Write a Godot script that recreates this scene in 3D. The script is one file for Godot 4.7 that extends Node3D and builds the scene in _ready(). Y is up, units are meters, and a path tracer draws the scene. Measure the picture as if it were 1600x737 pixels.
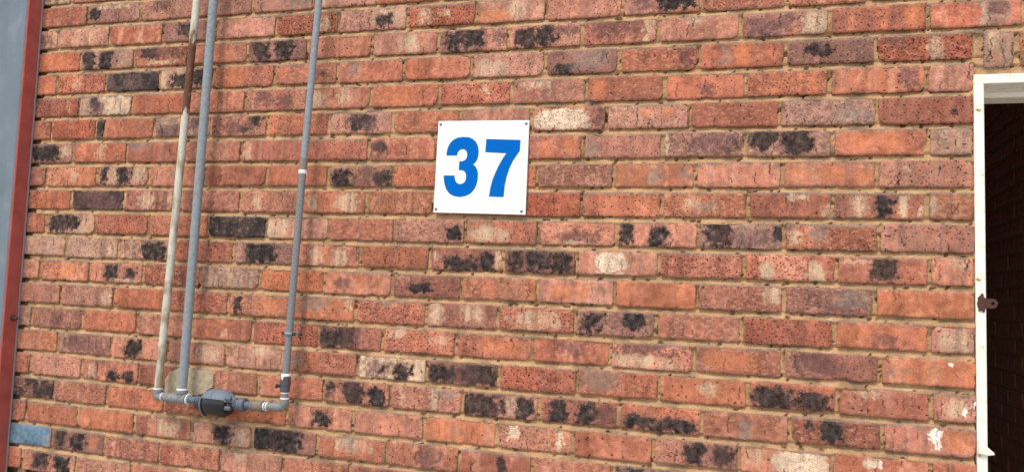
extends Node3D
# A face-brick wall seen from about two metres, with a house number, water pipes, a steel column and a doorway.
# Wall face is the plane z = 0, x runs along the wall, y is up, metres.

const TX0 := -2.72      # extent of the wall's colour map, metres
const TY1 := 2.72
const PPM := 600.0      # its pixels per metre
const TW := 2048
const TH := 1104

# every course in view: height of its middle (mm), joints along the wall (mm), sag of each brick (mm), firing of each brick
const COURSES := [
	[2655, [-2695, -2459, -2212], [1, 1], "c P.5,.5,.3,.5|r"],
	[2570, [-2611, -2375, -2139, -1903, -1672, -1438, -1203, -978], [1, 1, 1, 1, 0, 0, -1], "r|p W.5,.1,.5,.2 K.12,.5,.1,.25 W.95,.5,.06,.8|m P.35,.2,.15,.3|p|m G.8,.5,.2,.3|m W.2,.4,.15,.5 K.22,.3,.08,.2|r W.8,.4,.2,.5"],
	[2485, [-2700, -2500, -2267, -2032, -1806, -1575, -1338, -1092, -858, -634, -400, -176, 55, 264], [1, 1, 1, 1, 0, 0, 0, -1, -1, -2, -2, -3, -3], "c P.5,.5,.4,.3|m W.3,.5,.03,.6 W.65,.5,.03,.6|r|p K.4,.4,.15,.3|m|s W.8,.5,.1,.4|p W.75,.3,.25,.5 K.68,.6,.1,.3|s W.25,.5,.12,.4 W.55,.4,.1,.2|m O.3,.7,.25,.3 W.6,.4,.15,.5|m|m P.4,.5,.25,.5 K.7,.4,.28,.5|r|r"],
	[2400, [-2623, -2387, -2150, -1921, -1679, -1447, -1210, -981, -750, -521, -293, -66, 170, 411, 634], [0, 0, 0, 0, 0, 0, 0, -1, -1, -1, -2, -2, -2, -2], "r O.5,.5,.3,.4|g K.15,.5,.12,.46 K.5,.5,.14,.46|b K.25,.3,.15,.25 W.5,.8,.3,.15 P.6,.3,.4,.3|r|p K.23,.5,.14,.46 K.63,.5,.16,.46|r|m W.6,.5,.2,.4|p K.22,.5,.14,.45 K.53,.4,.14,.44 P.85,.4,.08,.3|m K.22,.5,.14,.47 K.5,.45,.14,.47 P.8,.3,.2,.2|b P.4,.3,.4,.4 W.9,.5,.08,.6|m W.45,.2,.12,.2|p W.85,.5,.15,.5 P.3,.5,.3,.4|r O.85,.5,.1,.4|r W.6,.5,.06,.5 G.75,.5,.2,.6 P.75,.3,.1,.3"],
	[2315, [-2700, -2489, -2264, -2032, -1809, -1568, -1330, -1093, -864, -629, -406, -177, 55, 285, 518], [0, 0, 0, 0, 0, 0, 0, 0, 0, -1, -1, -1, -1, -1], "r|s W.42,.45,.1,.35|k|c K.4,.6,.2,.35 K.8,.4,.2,.4|b O.35,.5,.15,.5|r P.7,.4,.1,.3|r G.25,.4,.1,.3|r|m W.25,.6,.25,.4|p K.25,.75,.14,.24 G.6,.4,.3,.4|r P.85,.4,.1,.4|r O.5,.5,.1,.5 G.3,.5,.08,.4|p K.35,.45,.13,.26 P.8,.4,.1,.2|s W.62,.5,.1,.4 P.15,.2,.15,.2"],
	[2230, [-2613, -2377, -2142, -1911, -1674, -1434, -1203, -968, -731, -499, -272, -47, 171, 407, 518], [0, 0, 0, 0, 0, 0, 0, 0, 0, 0, 0, 0, 0, 0], "s|c K.3,.4,.08,.35 P.35,.6,.2,.4|r|r|b P.3,.4,.15,.4 P.65,.6,.12,.3|r W.15,.5,.12,.5 W.6,.4,.12,.5|r O.4,.5,.3,.4|s W.65,.35,.08,.25|m W.3,.2,.2,.2|r O.15,.5,.1,.4|r P.5,.6,.12,.2|r|r P.85,.4,.12,.4|m"],
	[2145, [-2700, -2493, -2292, -2254, -2038, -1804, -1581, -1350, -1122, -893, -665, -437, -199, 44, 290, 518], [0, 0, 0, 0, 0, 0, 0, 0, 0, 0, 0, 0, 0, 1, 1], "r|s|q|r|g P.3,.7,.3,.3 P.8,.3,.2,.3|b K.8,.25,.11,.3 K.6,.7,.1,.12 P.4,.6,.3,.3|r|m K.5,.45,.2,.35 P.65,.6,.15,.3|o|m|m C.38,.5,.38,.44 P.93,.5,.08,.4|m O.5,.3,.1,.2 O.72,.3,.08,.2|r|p G.75,.6,.2,.3|r"],
	[2060, [-2620, -2384, -2146, -1903, -1675, -1435, -1201, -967, -732, -504, -273, -48, 180, 413, 518], [-1, -1, -1, -1, -1, -1, -1, 0, 0, 0, 1, 1, 2, 2], "p K.45,.5,.29,.42 W.85,.4,.1,.3|r W.52,.5,.09,.45|r G.2,.2,.2,.25|r|r W.08,.5,.09,.5|r|r K.15,.35,.08,.18 P.15,.4,.14,.4|r|r O.5,.6,.1,.3 O.85,.4,.1,.3|b G.1,.6,.1,.4|p W.02,.5,.04,.5 P.6,.4,.3,.4|p K.2,.3,.17,.42 K.6,.4,.18,.47|r O.3,.5,.15,.4 O.6,.5,.12,.4|g"],
	[1975, [-2700, -2500, -2268, -2041, -1809, -1569, -1341, -1111, -875, -639, -409, -178, 54, 291, 518], [-1, -1, -1, -1, -1, -1, -1, -1, -1, 0, 0, 1, 2, 3], "b|o W.55,.5,.08,.3|p K.12,.5,.06,.4 K.5,.4,.12,.5 W.3,.5,.1,.5 W.8,.4,.12,.45|r G.4,.4,.06,.2|r|r|g K.2,.6,.18,.46 K.85,.6,.12,.3 P.6,.5,.2,.5|r|r|b|o G.5,.5,.1,.5 G.9,.5,.07,.4|m|r O.15,.5,.1,.3 O.55,.5,.12,.3 O.88,.6,.1,.3|m W.28,.35,.04,.1"],
	[1890, [-2609, -2373, -2139, -1903, -1665, -1437, -1197, -967, -731, -502, -271, -35, 183, 410, 519], [-1, -1, -1, -1, -1, -1, -1, -1, -1, 0, 1, 1, 2, 3], "o|q P.5,.5,.5,.5|b W.38,.5,.15,.5 W.9,.5,.12,.5|b|m W.3,.5,.1,.4|r W.7,.5,.2,.5 W.15,.5,.08,.4|o|r|s|r|o G.5,.55,.16,.22 W.35,.4,.08,.3|b W.6,.15,.15,.18 W.95,.7,.08,.3|b W.28,.5,.13,.5 K.55,.5,.1,.5 W.78,.6,.06,.5 W.97,.7,.03,.3|o W.1,.5,.1,.3"],
	[1805, [-2700, -2483, -2257, -2030, -1784, -1558, -1325, -1095, -858, -628, -396, -166, 62, 297, 519], [0, -1, -1, -1, -2, -2, -2, -1, -1, -1, 0, 1, 2, 3], "r|c K.25,.5,.17,.4 K.55,.45,.13,.35|s|r|k|m W.15,.5,.25,.5|r|b K.85,.6,.1,.3|m W.3,.6,.35,.4|r P.5,.7,.25,.3 W.45,.9,.2,.1|m K.1,.5,.09,.44 K.52,.6,.11,.42|g K.22,.4,.18,.5 K.95,.4,.06,.3 P.6,.6,.3,.4|r W.1,.5,.08,.3 G.35,.4,.1,.3|m"],
	[1720, [-2616, -2380, -2146, -1913, -1677, -1445, -1207, -970, -734, -509, -272, -41, 195, 416, 521], [0, -1, -1, -2, -2, -2, -2, -2, -1, -1, 0, 1, 3, 4], "g|g W.9,.5,.1,.4|g K.62,.55,.21,.44|r|p K.45,.45,.24,.47|b W.35,.5,.12,.5 W.7,.6,.12,.45|o|b W.06,.4,.05,.3 K.4,.7,.25,.3 K.8,.6,.1,.4 W.95,.4,.05,.4|p K.15,.5,.11,.44 K.5,.45,.18,.44 K.8,.5,.14,.44|m C.42,.5,.2,.45|s|s W.25,.6,.08,.4 W.8,.6,.1,.4|r K.5,.5,.15,.4 W.2,.2,.2,.08|m W.6,.2,.3,.2"],
	[1635, [-2700, -2490, -2265, -2035, -1802, -1568, -1329, -1092, -861, -622, -394, -164, 63, 289, 521], [0, -1, -1, -2, -2, -2, -2, -2, -2, -1, -1, 0, 2, 3], "m|r O.6,.5,.2,.4|m K.42,.5,.13,.4 K.78,.5,.1,.3 W.7,.9,.3,.15|s|g|o|r P.25,.5,.1,.3|b W.15,.1,.15,.15 K.4,.6,.15,.2|o|m O.3,.5,.15,.3 O.6,.5,.1,.4|o|r W.9,.3,.12,.4|p P.55,.75,.2,.25 G.75,.4,.2,.3|o"],
	[1550, [-2620, -2384, -2151, -1920, -1681, -1444, -1212, -972, -741, -506, -275, -45, 193, 419, 522], [0, -1, -1, -2, -2, -3, -3, -3, -2, -1, -1, 1, 2, 3], "m|m W.9,.5,.1,.4|r|s|r K.12,.5,.06,.4 O.7,.5,.2,.4|o G.35,.3,.25,.35 W.9,.3,.08,.3|s G.45,.15,.12,.15|b W.12,.5,.12,.48 W.65,.4,.15,.4|s W.5,.5,.36,.45|p K.2,.45,.13,.37 K.75,.35,.15,.35|r|s|o P.55,.7,.15,.3 G.27,.75,.03,.15|m W.55,.5,.4,.4"],
	[1465, [-2700, -2506, -2278, -2044, -1817, -1583, -1338, -1113, -870, -631, -401, -168, 65, 302, 525], [1, 0, -1, -2, -2, -3, -3, -3, -3, -2, -2, -1, 1, 2], "g|p P.55,.6,.15,.3|r|m|r W.55,.7,.05,.2|s|b K.25,.5,.29,.47 P.55,.5,.2,.5|s W.2,.2,.15,.2 W.8,.4,.17,.2|r O.6,.5,.3,.3|r P.5,.4,.2,.3|m P.5,.15,.4,.3 W.4,.7,.45,.25|r O.4,.5,.3,.4|b P.35,.5,.3,.4|o G.07,.6,.04,.12 X.72,.2,.022,.14"],
	[1380, [-2615, -2379, -2144, -1909, -1677, -1442, -1194, -961, -730, -494, -262, -24, 201, 424, 527], [2, 0, -1, -2, -3, -3, -3, -3, -3, -2, -2, 0, 1, 2], "o|p P.5,.5,.4,.4|m K.4,.5,.15,.4|m W.7,.5,.25,.4|m W.6,.2,.2,.2|s G.1,.5,.1,.4|c P.3,.5,.2,.5 K.37,.6,.04,.15 K.67,.7,.11,.35|b K.22,.5,.22,.44 K.75,.5,.24,.46 P.5,.5,.2,.5|s|r G.25,.4,.25,.4|o W.55,.4,.12,.3|r K.3,.6,.29,.4 K.75,.6,.2,.37|r W.35,.2,.2,.15|m W.5,.5,.35,.35 X.72,.6,.06,.13 X.95,.35,.07,.08"],
	[1295, [-2700, -2491, -2262, -2019, -1794, -1547, -1308, -1077, -840, -603, -372, -143, 85, 311, 528], [3, 2, 0, -1, -2, -3, -4, -4, -4, -3, -3, -2, 0, 1], "r|m|b K.55,.7,.1,.2 K.82,.7,.1,.25 W.15,.5,.1,.4|b|o|r|p K.45,.45,.16,.47 K.82,.6,.11,.42 K.1,.3,.08,.2|b W.15,.5,.03,.5 W.6,.4,.06,.5 G.8,.2,.2,.2|m K.28,.5,.28,.5 W.65,.5,.06,.45 K.83,.5,.11,.44|b K.25,.5,.13,.42 K.6,.55,.14,.44 P.85,.6,.15,.4|r K.25,.65,.19,.27 K.5,.68,.2,.24 K.78,.7,.18,.27|r G.5,.6,.1,.4|b K.2,.25,.05,.2 K.45,.4,.12,.4|m X.57,.2,.085,.16 X.54,.5,.03,.35 X.6,.5,.022,.3 O.8,.5,.15,.4"],
	[1210, [-2613, -2377, -2145, -1905, -1661, -1434, -1198, -959, -728, -499, -272, -43, 189, 422, 528], [4, 2, 0, -1, -3, -3, -4, -4, -4, -4, -3, -2, 0, 1], "q|b|o|b|o|m K.5,.5,.13,.3 K.6,.6,.07,.25|m|o|m C.2,.3,.07,.4 C.85,.5,.05,.4|r|m K.48,.5,.14,.47 K.85,.45,.13,.44|m C.68,.5,.3,.45 W.15,.4,.1,.4|r X.42,.3,.08,.15 W.42,.3,.08,.3|r"],
	[1125, [-2700, -2492, -2258, -2020, -1788, -1555, -1318, -1077, -840, -616, -380, -146, 77], [6, 4, 2, 0, -2, -3, -4, -4, -4, -4, -4, -3], "b|r|o|r W.6,.5,.2,.4|m K.5,.5,.15,.4 W.85,.5,.1,.4|p K.25,.5,.28,.46 K.58,.5,.24,.46|r W.5,.3,.3,.4 G.45,.35,.12,.25|r P.6,.5,.2,.4|r K.6,.5,.07,.35|r|q|r"],
	[1040, [-2602, -2366, -2137, -1909, -1669, -1436, -1199, -964, -731], [7, 4, 2, 0, -2, -3, -4, -5], "r N.45,.5,.5,.55|p K.15,.4,.1,.4 K.5,.5,.15,.4 O.8,.5,.1,.4|b|r|m W.3,.2,.1,.3|r|b P.5,.5,.3,.4|r"],
	[955, [-2700, -2492, -2251, -2017, -1788], [10, 7, 4, 2], "r|m K.35,.5,.14,.42 K.75,.5,.14,.47|m|r"],
]
const DIGIT_THREE := [[-928.7,2034.5], [-928.3,2045.3], [-925.1,2060.4], [-918.4,2073.6], [-907.9,2083.9], [-894.3,2089.8], [-877.1,2091.9], [-859.7,2090.7], [-845.6,2085.8], [-834.3,2075.8], [-827.3,2063.0], [-824.1,2049.0], [-824.3,2033.6], [-827.5,2021.0], [-833.4,2011.7], [-840.0,2006.6], [-832.3,2000.5], [-826.4,1991.2], [-822.9,1979.1], [-822.6,1963.7], [-825.5,1945.1], [-832.5,1929.8], [-843.1,1917.7], [-858.9,1909.7], [-878.4,1906.3], [-896.8,1909.0], [-912.1,1916.4], [-923.3,1929.5], [-930.3,1946.4], [-933.7,1963.8], [-934.2,1972.7], [-898.3,1972.7], [-897.3,1963.7], [-893.9,1954.4], [-887.6,1948.3], [-880.5,1946.0], [-871.7,1947.4], [-865.1,1952.1], [-861.6,1960.5], [-860.7,1970.7], [-862.6,1979.1], [-866.3,1984.8], [-872.9,1988.1], [-885.8,1989.0], [-885.3,2016.2], [-875.5,2016.6], [-867.7,2019.4], [-862.6,2025.5], [-860.6,2033.9], [-861.6,2043.3], [-865.4,2049.9], [-872.5,2053.7], [-878.5,2053.8], [-886.2,2051.0], [-891.8,2044.0], [-893.8,2034.2]]
const DIGIT_SEVEN := [[-801.5,2084.2], [-692.7,2079.8], [-693.5,2046.2], [-702.0,2034.8], [-713.1,2017.4], [-723.8,1993.6], [-731.2,1968.3], [-735.7,1943.0], [-737.7,1907.2], [-784.3,1908.3], [-781.3,1933.7], [-775.8,1959.1], [-766.4,1983.6], [-755.6,2007.5], [-744.5,2026.9], [-735.6,2039.7], [-802.8,2043.6]]
const SIGN_CORNERS := [[-961.0,2142.8], [-668.5,2139.3], [-667.6,1854.7], [-962.3,1857.9]]
const SIGN_SCREWS := [[-952.8,2132.1], [-677.0,2128.9], [-953.9,1868.7], [-679.8,1864.9]]
const PATCH := [[-1899,1235],[-1902,1282],[-1887,1309],[-1853,1322],[-1807,1325],[-1773,1323],[-1732,1327],[-1716,1319],[-1713,1302],[-1712,1274],[-1726,1263],[-1744,1250],[-1773,1241],[-1810,1232],[-1875,1230]]

var rng := RandomNumberGenerator.new()
var n_blotch := PackedByteArray()
var n_mid := PackedByteArray()
var n_fine := PackedByteArray()
var n_speck := PackedByteArray()
var wob := FastNoiseLite.new()
var rel := FastNoiseLite.new()
var albedo := PackedByteArray()
var height := PackedByteArray()

const BASE := {
	"r": Color8(173, 108, 86), "o": Color8(182, 115, 86), "s": Color8(167, 99, 79), "p": Color8(149, 109, 98),
	"b": Color8(157, 102, 86), "m": Color8(183, 129, 110), "k": Color8(86, 74, 72), "c": Color8(194, 168, 143),
	"g": Color8(158, 128, 112), "q": Color8(119, 92, 86)}

func _ready() -> void:
	# ---- camera, sky, sun, exposure
	var cam := Camera3D.new()
	cam.name = "camera"
	cam.position = Vector3(0, 1.6, 2.3022)
	cam.rotation = Vector3(0.0793845, 0.2986185, 0.0459754)
	cam.fov = 32.4462
	cam.near = 0.05
	cam.far = 900.0
	add_child(cam)
	cam.current = true
	var env := Environment.new()
	env.background_mode = Environment.BG_SKY
	var sm := ProceduralSkyMaterial.new()
	sm.sky_top_color = Color(0.70, 0.74, 0.80)
	sm.sky_horizon_color = Color(0.86, 0.88, 0.90)
	sm.sky_curve = 0.25
	sm.ground_bottom_color = Color(0.40, 0.38, 0.36)
	sm.ground_horizon_color = Color(0.80, 0.80, 0.80)
	sm.sun_angle_max = 1.0
	var sky := Sky.new()
	sky.sky_material = sm
	env.sky = sky
	env.background_energy_multiplier = 1.0
	env.tonemap_mode = Environment.TONE_MAPPER_LINEAR
	env.tonemap_exposure = 2.0
	env.sdfgi_enabled = true
	env.ssao_enabled = true
	env.ssil_enabled = true
	var we := WorldEnvironment.new()
	we.name = "world_environment"
	we.environment = env
	add_child(we)
	var sun := DirectionalLight3D.new()
	sun.name = "sun"
	sun.light_energy = 0.5
	sun.light_angular_distance = 18.0
	sun.light_color = Color(1.0, 0.93, 0.84)
	sun.shadow_enabled = true
	add_child(sun)
	sun.look_at_from_position(Vector3(-0.5, 3.0, 1.7), Vector3.ZERO, Vector3.UP)

	make_noise()
	build_ground()
	build_wall()
	build_room()
	build_column()
	build_door_frame()
	build_pipework()
	build_sign()
	build_plug()

# ------------------------------------------------------------------ helpers
func noise(sd: int, freq: float, oct: int = 3) -> FastNoiseLite:
	var n := FastNoiseLite.new()
	n.seed = sd
	n.noise_type = FastNoiseLite.TYPE_SIMPLEX_SMOOTH
	n.frequency = freq
	n.fractal_octaves = oct
	return n

func noise_bytes(sd: int, freq: float, oct: int) -> PackedByteArray:
	var im := noise(sd, freq, oct).get_seamless_image(512, 512)
	im.convert(Image.FORMAT_L8)
	return im.get_data()

func make_noise() -> void:
	n_blotch = noise_bytes(11, 0.018, 3)
	n_mid = noise_bytes(12, 0.07, 3)
	n_fine = noise_bytes(13, 0.32, 2)
	n_speck = noise_bytes(14, 0.24, 1)
	wob = noise(21, 60.0, 3)
	rel = noise(22, 26.0, 3)

func mesh_node(called: String, mesh: Mesh, m: Material, parent: Node) -> MeshInstance3D:
	var o := MeshInstance3D.new()
	o.name = called
	o.mesh = mesh
	o.material_override = m
	parent.add_child(o, true)
	return o

func tag(o: Node, label: String, category: String) -> void:
	o.set_meta("label", label)
	o.set_meta("category", category)

func base(called: String, where: Vector3) -> Node3D:
	var o := Node3D.new()
	o.name = called
	add_child(o, true)
	o.position = where
	return o

func plain(c: Color, rough: float, metal: float = 0.0) -> StandardMaterial3D:
	var m := StandardMaterial3D.new()
	m.albedo_color = c
	m.roughness = rough
	m.metallic = metal
	return m

# mottled paint, rust, cement: a small computed texture laid on world-aligned planes
func mottled(sd: int, stops: Array, freq: float, scale: float, rough: float, relief: float = 0.0, fine: float = 0.12) -> StandardMaterial3D:
	var S := 512
	var a := noise(sd, freq, 4).get_seamless_image(S, S)
	a.convert(Image.FORMAT_L8)
	var b := noise(sd + 1, 0.3, 2).get_seamless_image(S, S)
	b.convert(Image.FORMAT_L8)
	var da := a.get_data()
	var db := b.get_data()
	var g := Gradient.new()
	var offs := PackedFloat32Array()
	var cols := PackedColorArray()
	for s in stops:
		offs.append(s[0])
		cols.append(s[1])
	g.offsets = offs
	g.colors = cols
	var lut := []
	for i in 256:
		lut.append(g.sample(i / 255.0))
	var out := PackedByteArray()
	out.resize(S * S * 3)
	for i in S * S:
		var c: Color = lut[da[i]]
		var k := 1.0 + (db[i] - 128) / 128.0 * fine
		out[i * 3] = int(clampf(c.r * k, 0, 1) * 255)
		out[i * 3 + 1] = int(clampf(c.g * k, 0, 1) * 255)
		out[i * 3 + 2] = int(clampf(c.b * k, 0, 1) * 255)
	var m := StandardMaterial3D.new()
	m.albedo_texture = ImageTexture.create_from_image(Image.create_from_data(S, S, false, Image.FORMAT_RGB8, out))
	m.roughness = rough
	m.uv1_triplanar = true
	m.uv1_world_triplanar = true
	m.uv1_scale = Vector3.ONE * scale
	if relief > 0.0:
		m.heightmap_enabled = true
		var hb := PackedByteArray()
		hb.resize(S * S)
		for i in S * S:
			hb[i] = clampi(int(da[i] * 0.55 + db[i] * 0.45), 0, 255)
		m.heightmap_texture = ImageTexture.create_from_image(Image.create_from_data(S, S, false, Image.FORMAT_L8, hb))
		m.heightmap_scale = relief
	return m

# round solid along a path: smooth round it, crisp where the radius steps
func tube(path: Array, radii: Array, seg: int = 24, bend: bool = false, a0: float = 0.0, a1: float = TAU, caps: bool = true) -> ArrayMesh:
	var st := SurfaceTool.new()
	st.begin(Mesh.PRIMITIVE_TRIANGLES)
	var n := path.size()
	var tang := []
	for i in n:
		var p0: Vector3 = path[maxi(i - 1, 0)]
		var p1: Vector3 = path[mini(i + 1, n - 1)]
		var t: Vector3 = (p1 - p0)
		tang.append(t.normalized() if t.length() > 1e-7 else (path[n - 1] - path[0]).normalized())
	var up := Vector3.UP if absf(tang[0].y) < 0.9 else Vector3.BACK
	var side: Vector3 = tang[0].cross(up).normalized()
	var rings := []
	var run := 0.0
	for i in n:
		var t: Vector3 = tang[i]
		side = (side - t * side.dot(t)).normalized()
		var w: Vector3 = side.cross(t)
		if i > 0:
			run += (path[i] - path[i - 1]).length()
		rings.append([path[i], side, w, radii[i], run, t])
	for i in n - 1:
		var A = rings[i]
		var B = rings[i + 1]
		var seglen: float = maxf((B[0] - A[0]).length(), 1e-6)
		var sl: float = 0.0 if bend else clampf((A[3] - B[3]) / seglen, -20.0, 20.0)
		for j in seg:
			var q := []
			for e in [[A, j], [A, j + 1], [B, j + 1], [B, j]]:
				var an: float = a0 + (a1 - a0) * e[1] / seg
				var rad: Vector3 = e[0][1] * cos(an) + e[0][2] * sin(an)
				q.append([e[0][0] + rad * e[0][3], (rad + e[0][5] * sl).normalized(), Vector2(an / TAU, e[0][4])])
			for k in [0, 1, 2, 0, 2, 3]:
				st.set_normal(q[k][1])
				st.set_uv(q[k][2])
				st.add_vertex(q[k][0])
	if caps:
		for e in [0, n - 1]:
			var C = rings[e]
			var nn: Vector3 = -C[5] if e == 0 else C[5]
			for j in seg:
				var p := []
				for k in [j, j + 1]:
					var an: float = a0 + (a1 - a0) * k / seg
					p.append(C[0] + (C[1] * cos(an) + C[2] * sin(an)) * C[3])
				var order := [C[0], p[0], p[1]] if e == 1 or e == n - 1 else [C[0], p[1], p[0]]
				for v in order:
					st.set_normal(nn)
					st.set_uv(Vector2.ZERO)
					st.add_vertex(v)
	return st.commit()

# flat outline with thickness, front at z1, back at z0; chamfered by c
func slab(poly: PackedVector2Array, z0: float, z1: float, c: float = 0.0) -> ArrayMesh:
	var st := SurfaceTool.new()
	st.begin(Mesh.PRIMITIVE_TRIANGLES)
	st.set_smooth_group(-1)
	var pl := poly
	if Geometry2D.is_polygon_clockwise(pl):
		pl = pl.duplicate()
		pl.reverse()
	var inner := pl
	if c > 0.0:
		var off := Geometry2D.offset_polygon(pl, -c, Geometry2D.JOIN_MITER)
		if off.size() == 1 and off[0].size() == pl.size():
			inner = off[0]
			# align starting points
			var best := 0
			for i in inner.size():
				if inner[i].distance_to(pl[0]) < inner[best].distance_to(pl[0]):
					best = i
			var turned := PackedVector2Array()
			for i in inner.size():
				turned.append(inner[(best + i) % inner.size()])
			inner = turned
		else:
			c = 0.0
	var tri := Geometry2D.triangulate_polygon(inner)
	for i in range(0, tri.size(), 3):
		var a := inner[tri[i]]
		var b := inner[tri[i + 1]]
		var d := inner[tri[i + 2]]
		if (b - a).cross(d - a) > 0:
			var t := b
			b = d
			d = t
		for v in [a, b, d]:
			st.add_vertex(Vector3(v.x, v.y, z1))
	var n := pl.size()
	for i in n:
		var a := pl[i]
		var b := pl[(i + 1) % n]
		var ai := inner[i]
		var bi := inner[(i + 1) % n]
		if c > 0.0:
			quad(st, Vector3(ai.x, ai.y, z1), Vector3(bi.x, bi.y, z1), Vector3(b.x, b.y, z1 - c), Vector3(a.x, a.y, z1 - c))
		quad(st, Vector3(a.x, a.y, z1 - c), Vector3(b.x, b.y, z1 - c), Vector3(b.x, b.y, z0), Vector3(a.x, a.y, z0))
	st.generate_normals()
	return st.commit()

func quad(st: SurfaceTool, a: Vector3, b: Vector3, c: Vector3, d: Vector3) -> void:
	for v in [a, b, c, a, c, d]:
		st.add_vertex(v)

# a prism along y whose x leans: outline in x,z; lean = function of y given as dx per metre from y_ref
func post(outline: Array, y0: float, y1: float, lean: float, y_ref: float) -> ArrayMesh:
	var st := SurfaceTool.new()
	st.begin(Mesh.PRIMITIVE_TRIANGLES)
	st.set_smooth_group(-1)
	var n := outline.size()
	for i in n:
		var a = outline[i]
		var b = outline[(i + 1) % n]
		quad(st, Vector3(a[0] + lean * (y0 - y_ref), y0, a[1]), Vector3(a[0] + lean * (y1 - y_ref), y1, a[1]), Vector3(b[0] + lean * (y1 - y_ref), y1, b[1]), Vector3(b[0] + lean * (y0 - y_ref), y0, b[1]))
	var pl := PackedVector2Array()
	for a in outline:
		pl.append(Vector2(a[0], a[1]))
	var tri := Geometry2D.triangulate_polygon(pl)
	for y in [y0, y1]:
		for i in range(0, tri.size(), 3):
			for k in 3:
				var v := pl[tri[i + k]]
				st.add_vertex(Vector3(v.x + lean * (y - y_ref), y, v.y))
	st.generate_normals()
	return st.commit()

func box(a: Vector3, b: Vector3) -> ArrayMesh:
	var bm := BoxMesh.new()
	bm.size = (b - a).abs()
	var st := SurfaceTool.new()
	st.begin(Mesh.PRIMITIVE_TRIANGLES)
	st.append_from(bm, 0, Transform3D(Basis(), (a + b) / 2))
	return st.commit()

# ------------------------------------------------------------------ setting
func build_ground() -> void:
	var m := mottled(31, [[0.0, Color8(140, 131, 120)], [0.5, Color8(160, 151, 140)], [1.0, Color8(176, 168, 156)]], 0.02, 0.5, 0.95, 0.2)
	var pm := PlaneMesh.new()
	pm.size = Vector2(800, 800)
	var g := mesh_node("ground", pm, m, self)
	g.set_meta("kind", "structure")
	g.set_meta("label", "grey concrete yard in front of the brick wall")
	g.set_meta("category", "ground")

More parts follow.
